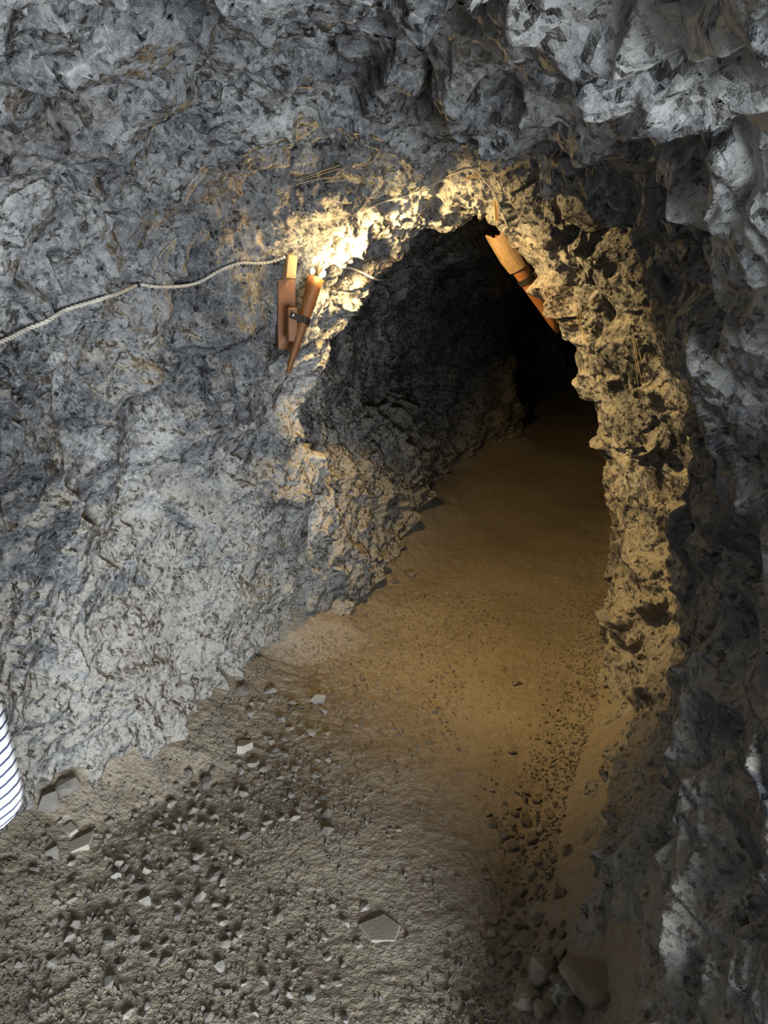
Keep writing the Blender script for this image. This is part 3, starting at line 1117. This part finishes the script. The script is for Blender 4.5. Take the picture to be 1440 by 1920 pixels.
px_stone(552, 1319, 20, 18, 'small pale stone next to the furthest right angular stone', flat=.6)
px_stone(552, 1338, 20, 11, 'thin pale flake below the two pale angular stones', flat=.6)
px_stone(527, 1352, 18, 22, 'narrow pale stone tilted in the left rubble', flat=.6)
px_stone(583, 1376, 20, 14, 'rounded pale stone alone on the edge of the brown path', flat=.7)
px_stone(456, 1300, 28, 26, 'broad grey stone at the corner of the left rock face', flat=.7)
px_stone(470, 1342, 18, 18, 'upright grey stone beneath the broad corner stone', flat=.8)
px_stone(456, 1402, 40, 40, 'long sloping grey slab in the left rubble', flat=.35, mesh=SLABS[3])
px_stone(388, 1472, 26, 28, 'squarish grey stone where gravel meets the left wall', flat=.6)
px_stone(374, 1607, 24, 18, 'half buried grey stone with a hollow behind it', flat=.8)
px_stone(402, 1645, 30, 20, 'glassy grey stone on the gravel below the half buried one', flat=.6)
px_stone(376, 1686, 22, 22, 'bright white chip standing on the gravel', flat=.8)
px_stone(205, 1768, 26, 20, 'oblong stone tilted in the foreground gravel', flat=.6)
px_stone(207, 1843, 26, 20, 'bright pale block in the foreground gravel', flat=.7)
px_stone(968, 1281, 22, 14, 'lone rounded stone in the shaded part of the path', brown=True, flat=.8)
px_stone(944, 1254, 16, 14, 'small dark stone just behind the lone rounded stone', brown=True, flat=.8)
px_stone(815, 1336, 14, 24, 'small upright brown stone in the middle of the path', brown=True, flat=.6)
px_stone(958, 1410, 18, 16, 'round brown pebble on the right side of the path', brown=True, flat=.8)
px_stone(1012, 1708, 36, 24, 'pale flat stone on top of the rubble along the right wall', flat=.4, mesh=SLABS[4])
px_stone(1050, 1678, 22, 20, 'dark stone just above the pale flat rubble stone', brown=True, flat=.8)
px_stone(990, 1762, 36, 26, 'flat brown stone in the rubble below the pale flat one', brown=True, flat=.5)
px_stone(986, 1882, 46, 46, 'rounded grey cobble at the bottom end of the right rubble', brown=True, mesh=ROUND, flat=.8)
px_stone(1020, 1906, 36, 40, 'second rounded cobble against the bottom of the right rubble', brown=True, mesh=ROUND, flat=.8)
px_stone(1072, 1902, 40, 36, 'squared grey cobble in front of the large dark boulder', brown=True, mesh=ROUND, flat=.8)
px_stone(1048, 1846, 30, 30, 'brown cobble between the leaning stone and the dark boulder', brown=True, mesh=ROUND, flat=.8)
px_stone(768, 1026, 28, 12, 'thin dark stone lying deep in the passage', brown=True, flat=.8)
px_stone(740, 1091, 16, 12, 'small pale stone by the left wall inside the passage', flat=.8)
px_stone(791, 1118, 16, 9, 'tiny flat stone on the path inside the passage', flat=.8)

ZONES = [   # box in the picture's frame, how many, size range in px, brown?, label, group
    ((330, 1290, 620, 1560), 62, (10, 21), False, 'small angular grey stone in the rubble at the foot of the left wall', 'rubble stones by the left wall'),
    ((60, 1480, 460, 1700), 62, (10, 20), False, 'small grey stone in the gravel in front of the left rock face', 'gravel stones before the left wall'),
    ((0, 1690, 700, 1915), 62, (10, 20), False, 'small pale stone scattered over the grey foreground dirt', 'stones in the foreground dirt'),
    ((905, 1480, 1050, 1900), 62, (11, 26), True, 'small brown stone in the line of rubble along the right wall', 'rubble stones along the right wall'),
    ((620, 1260, 1090, 1650), 24, (8, 13), True, 'small stone trodden into the brown path', 'stones trodden into the path'),
]
for (x0, y0, x1, y1), cnt, (s0, s1), br, lab, grp in ZONES:
    got = 0
    for _ in range(cnt * 12):
        if got >= cnt: break
        px, py = random.uniform(x0, x1), random.uniform(y0, y1)
        if br and cnt > 40:   # the rubble runs in a wavering line
            px = np.interp(py, [1480, 1600, 1700, 1800, 1900], [985, 975, 1000, 985, 1030]) + random.gauss(0, 32)
        if not br and px < 460 and py < 1560 - (px - 60) * .38: continue
        p = on_floor(px, py)
        t = (p - EYE).length / FPX
        w = random.uniform(s0, s1) * t * (1.25 if random.random() < .12 else 1)
        if any((p.x - a) ** 2 + (p.y - b) ** 2 < (w * .5 + c) ** 2 * .8 for a, b, c in PLACED): continue
        place_stone(p.x, p.y, w, w * random.uniform(.6, .95), w * random.uniform(.35, .7), lab, grp, br, tilt=.3)
        got += 1

# name each small stone by the landmark stone it lies nearest to; the biggest and smallest of a set are told apart
SHORT = ['flat square slab', 'tall leaning oval stone', 'large dark boulder', 'pale half buried block', 'flat pale slab', 'thin pale flake',
         'upright thumb shaped stone', 'squat block', 'broken angular block', 'furthest right angular stone', 'small pale companion stone', 'lower thin flake',
         'narrow tilted stone', 'lone rounded pale stone', 'broad corner stone', 'upright grey stone', 'long sloping slab', 'squarish grey stone',
         'half buried hollow stone', 'glassy grey stone', 'bright white chip', 'oblong tilted stone', 'bright pale block', 'lone rounded stone',
         'small dark path stone', 'upright brown path stone', 'round brown pebble', 'pale flat rubble stone', 'dark rubble stone', 'flat brown stone',
         'rounded grey cobble', 'second rounded cobble', 'squared grey cobble', 'brown cobble', 'thin dark passage stone', 'small pale passage stone', 'tiny flat passage stone']
names = {m_.name: n_ for m_, n_ in zip(MARKS, SHORT)}
sets = {}
for o in SMALL:
    m_ = min(MARKS, key=lambda q_: (q_.location - o.location).length)
    near_ = 'close beside' if (m_.location - o.location).length < .13 else 'some way off from'
    sets.setdefault((m_.name, near_, 'right wall' in o['group'] or 'path' in o['group']), []).append(o)
for (mn, near_, br), lst in sets.items():
    lst.sort(key=lambda o: -o['_w'])
    tint = 'brown' if br else 'grey'
    for i, o in enumerate(lst):
        size = 'largest loose' if i == 0 and len(lst) > 1 else 'tiny' if i >= len(lst) * .6 and i > 1 else 'small'
        o['label'] = f'{size} {tint} stone in the dirt {near_} the {names[mn]}'
        o['group'] = f'loose {tint} stones {near_} the {names[mn]}'
for o in MARKS + SMALL: del o['_w']

# gravel too fine to count
gb = stone_mesh(903, 9)
gv = np.array([v.co[:] for v in gb.vertices], np.float32)
gf = np.array([p.vertices[:] for p in gb.polygons], np.int32)
gr = np.random.default_rng(5)
NG = 15000
gy = 1.12 + 3.1 * gr.random(NG) ** 1.5
fl_ = np.interp(gy, [1, 2.07, 2.25, 2.45, 2.66, 3.29, 3.6, 4.2], [-1.12, -1.12, -1.0, -.76, -.70, -.62, -.22, -.1])
fr_ = np.interp(gy, [1, 1.42, 1.75, 2.24, 2.78, 3.29, 4.2], [.27, .36, .49, .67, .92, 1.07, 1.4])
u = gr.random(NG)
left = gr.random(NG) < .68
gx = np.where(left, fl_ + (fr_ - fl_) * (.62 * u ** 1.35), fr_ - .02 - np.abs(gr.normal(0, .12, NG)))
path = gr.random(NG) < .10
gx = np.where(path, fl_ + (fr_ - fl_) * u, gx)
free = np.ones(NG, bool)
for (a_, b_, c_) in PLACED:
    free &= (gx - a_) ** 2 + (gy - b_) ** 2 > (c_ + .006) ** 2
left_, gx, gy = left[free], gx[free], gy[free]
NG = len(gx)
gz = floor_h(np.stack([gx, gy, 0 * gx], -1), True)
sz = (.004 + .011 * gr.random(NG) ** 2.6)
an = gr.random(NG) * 6.28
ca, sa = np.cos(an), np.sin(an)
ss = sz[:, None] * (.6 + .8 * gr.random((NG, 3)))
V = gv[None] * ss[:, None, :]
tl = gr.normal(0, .4, NG)
Vx = V[..., 0] * ca[:, None] - V[..., 1] * sa[:, None]
Vy = V[..., 0] * sa[:, None] + V[..., 1] * ca[:, None]
Vz = V[..., 2] + Vx * np.sin(tl)[:, None]
GV = np.stack([Vx + gx[:, None], Vy + gy[:, None], Vz + (gz + sz * .18)[:, None]], -1).reshape(-1, 3)
GF = (gf[None] + (np.arange(NG) * len(gv))[:, None, None]).reshape(-1, 3)
gra = from_arrays('gravel', GV, GF, STONE, 'stuff', None, False)
tag(gra, 'fine broken gravel strewn over the dirt floor', 'gravel')


# ------------------------------------------------------------------ the companion standing at the left
def skin(name, verts, edges, mat, parent, sub=2, root=0):
    me = bpy.data.meshes.new(name)
    bm = bmesh.new()
    lay = bm.verts.layers.skin.verify()
    vs = []
    for i, (co, r) in enumerate(verts):
        v = bm.verts.new(co)
        v[lay].radius = r if isinstance(r, tuple) else (r, r)
        v[lay].use_root = (i == root)
        vs.append(v)
    for a, b in edges: bm.edges.new((vs[a], vs[b]))
    bm.to_mesh(me); bm.free()
    me.materials.append(mat)
    o = bpy.data.objects.new(name, me)
    C.objects.link(o)
    o.modifiers.new('skin', 'SKIN').use_smooth_shade = True
    s_ = o.modifiers.new('sub', 'SUBSURF'); s_.levels = sub; s_.render_levels = sub
    if parent: o.parent = parent
    return o


def shirt_material():
    m, nt, b = nodes('striped_cotton')
    k = NB(nt)
    tc = k.n('ShaderNodeTexCoord')
    sp = k.n('ShaderNodeSeparateXYZ'); k.l(tc.outputs['Object'], sp.inputs[0])
    f = k.math('MULTIPLY_ADD', sp.outputs[0], -.42, sp.outputs[2])
    f = k.math('MULTIPLY_ADD', k.noise(tc.outputs['Object'], 9, 2, .5), .006, f)
    f = k.math('FRACT', k.math('MULTIPLY', f, 1 / .0158))
    st = k.ramp(f, [(.0, 1.0), (.20, 1.0), (.25, 0.0), (.95, 0.0), (1.0, 1.0)])
    col = k.mix(st, (.68, .68, .70), (.028, .035, .08))
    k.l(col, b.inputs['Base Color'])
    b.inputs['Roughness'].default_value = .9
    k.l(k.bump(k.noise(tc.outputs['Object'], 30, 3, .6), .3, .006), b.inputs['Normal'])
    return m


SHIRT = shirt_material()
TROUS = plain('black_trouser_cloth', (.008, .008, .012), .9)
SKINM = plain('skin', (.52, .33, .24), .55, 0, .06)
HAIR = plain('dark_hair', (.03, .02, .015), .6)
SHOE = plain('dark_shoe', (.03, .03, .035), .6)

PX, PY = -.737, .86
person = empty('person', (PX, PY, ground(PX, PY)))
tag(person, 'person in a white shirt with thin navy stripes and black trousers at the left wall', 'person')
z0 = 0.0
# body: one continuous figure (pelvis root), hands included
bv = [((0, 0, .92), .09), ((0, .005, 1.10), .09), ((0, 0, 1.30), .09), ((0, -.01, 1.40), .062), ((0, 0, 1.46), .048), ((0, .012, 1.53), .062), ((0, .02, 1.60), .078), ((0, .01, 1.66), .062),
      ((.085, 0, .88), .085), ((.092, .015, .50), .055), ((.095, -.02, .09), .038), ((.10, .08, .035), .034), ((.10, .15, .028), .026),
      ((-.085, 0, .88), .085), ((-.092, .015, .50), .055), ((-.095, -.02, .09), .038), ((-.10, .08, .035), .034), ((-.10, .15, .028), .026),
      ((.150, -.005, 1.375), .034), ((.178, .03, .935), .030), ((.098, .187, .985), .024), ((.05, .245, 1.04), (.018, .03)), ((.02, .275, 1.045), (.014, .034)),
      ((-.150, -.005, 1.375), .034), ((-.202, -.02, 1.09), .030), ((-.211, .047, .885), .024), ((-.212, .065, .80), (.015, .03)), ((-.212, .08, .76), (.014, .034))]
be = [(0, 1), (1, 2), (2, 3), (3, 4), (4, 5), (5, 6), (6, 7), (0, 8), (8, 9), (9, 10), (10, 11), (11, 12), (0, 13), (13, 14), (14, 15), (15, 16), (16, 17),
      (2, 18), (18, 28), (28, 29), (29, 19), (19, 30), (30, 20), (20, 21), (21, 22), (2, 23), (23, 31), (31, 24), (24, 32), (32, 25), (25, 26), (26, 27)]
bv += [((.168, .008, 1.20), .032), ((.178, .02, 1.02), .030), ((.140, .10, .935), .026), ((-.18, -.01, 1.22), .032), ((-.208, .02, .97), .026)]
# fingers, rooted in the palms
for (pi, base, dirs) in ((22, Vector((.02, .275, 1.045)), Vector((-.8, .55, .05))), (27, Vector((-.212, .08, .76)), Vector((.0, .25, -1)))):
    dirs = dirs.normalized()
    lat = Vector((0, 0, 1)) if pi == 22 else Vector((0, 1, .25)).normalized()
    for k in range(4):
        r0 = base + lat * (.027 - .018 * k)
        ln = (.062, .072, .068, .054)[k]
        a = len(bv)
        curl = Vector((0, -.25, -.12)) if pi == 22 else Vector((.35, 0, .1))
        bv += [(tuple(r0 + dirs * .015), .009), (tuple(r0 + dirs * ln * .6 + curl * .012), .008), (tuple(r0 + dirs * ln + curl * .04), .0065)]
        be += [(pi, a), (a, a + 1), (a + 1, a + 2)]
    a = len(bv)
    th = base - dirs * .03 + lat * .036
    bv += [(tuple(th), .010), (tuple(th + dirs * .03 + lat * .014), .009), (tuple(th + dirs * .052 + lat * .012), .0075)]
    be += [(pi - 1, a), (a, a + 1), (a + 1, a + 2)]
body = skin('body', bv, be, SKINM, person, 2, 0)
# striped shirt with long sleeves
sv = [((0, 0, .90), (.135, .115)), ((0, .005, 1.0), (.135, .115)), ((0, .005, 1.18), (.135, .115)), ((0, 0, 1.32), (.14, .11)), ((0, -.005, 1.42), (.075, .07)),
      ((.150, -.005, 1.375), .060), ((.168, .008, 1.20), .055), ((.178, .02, 1.02), .056), ((.180, .03, .93), .057), ((.140, .10, .935), .048), ((.092, .195, .99), .038),
      ((-.150, -.005, 1.375), .060), ((-.18, -.01, 1.22), .054), ((-.202, -.02, 1.09), .048), ((-.208, .02, .97), .042), ((-.211, .047, .885), .038)]
se = [(0, 1), (1, 2), (2, 3), (3, 4), (3, 5), (5, 6), (6, 7), (7, 8), (8, 9), (9, 10), (3, 11), (11, 12), (12, 13), (13, 14), (14, 15)]
skin('striped_shirt', sv, se, SHIRT, person, 2, 1)
tv = [((0, 0, .98), (.115, .10)), ((0, 0, .90), (.125, .105)), ((.082, 0, .82), .088), ((.088, .012, .50), .068), ((.093, -.015, .12), .058), ((.093, -.015, .07), .058),
      ((-.082, 0, .82), .088), ((-.088, .012, .50), .068), ((-.093, -.015, .12), .058), ((-.093, -.015, .07), .058)]
skin('trousers', tv, [(0, 1), (1, 2), (2, 3), (3, 4), (4, 5), (1, 6), (6, 7), (7, 8), (8, 9)], TROUS, person, 2, 1)
for s_ in (-1, 1):
    skin('shoe', [((s_ * .096, -.06, .045), .042), ((s_ * .098, .02, .05), .045), ((s_ * .10, .11, .035), .040), ((s_ * .10, .175, .030), .028)], [(0, 1), (1, 2), (2, 3)], SHOE, person, 2, 1)
# head details
bm = bmesh.new()
bmesh.ops.create_icosphere(bm, subdivisions=3, radius=1)
for v in bm.verts:
    c = v.co.copy()
    fwd = max(0, c.y)
    v.co = Vector((c.x * .088, c.y * .100 - .006, c.z * .105))
    if c.y > .25 and c.z < .45: v.co = Vector((c.x * .05, c.y * .05 - .01, c.z * .06))
    if c.z < -.5: v.co *= .86
    v.co += Vector((0, .008, 1.625))
bobj('hair', bm, HAIR, person, True)
for s_ in (-1, 1):
    bm = bmesh.new()
    bmesh.ops.create_uvsphere(bm, u_segments=10, v_segments=8, radius=1)
    for v in bm.verts: v.co = Vector((s_ * .080 + v.co.x * .010, .01 + v.co.y * .018, 1.585 + v.co.z * .030))
    bobj('ear', bm, SKINM, person, True)
    bm = bmesh.new()
    bmesh.ops.create_uvsphere(bm, u_segments=10, v_segments=8, radius=.011)
    for v in bm.verts: v.co += Vector((s_ * .030, .086, 1.592))
    bobj('eye', bm, plain('eye', (.25, .22, .2), .2), person, True)
bm = bmesh.new()
tube(bm, [(0, .085, 1.60), (0, .105, 1.572), (0, .112, 1.558), (0, .090, 1.548)], [.007, .011, .014, .008], 8)
bobj('nose', bm, SKINM, person, True)
bm = bmesh.new()
tube(bm, [(-.022, .082, 1.522), (0, .094, 1.520), (.022, .082, 1.522)], [.003, .006, .003], 8)
bobj('mouth', bm, plain('lips', (.4, .17, .14), .5), person, True)
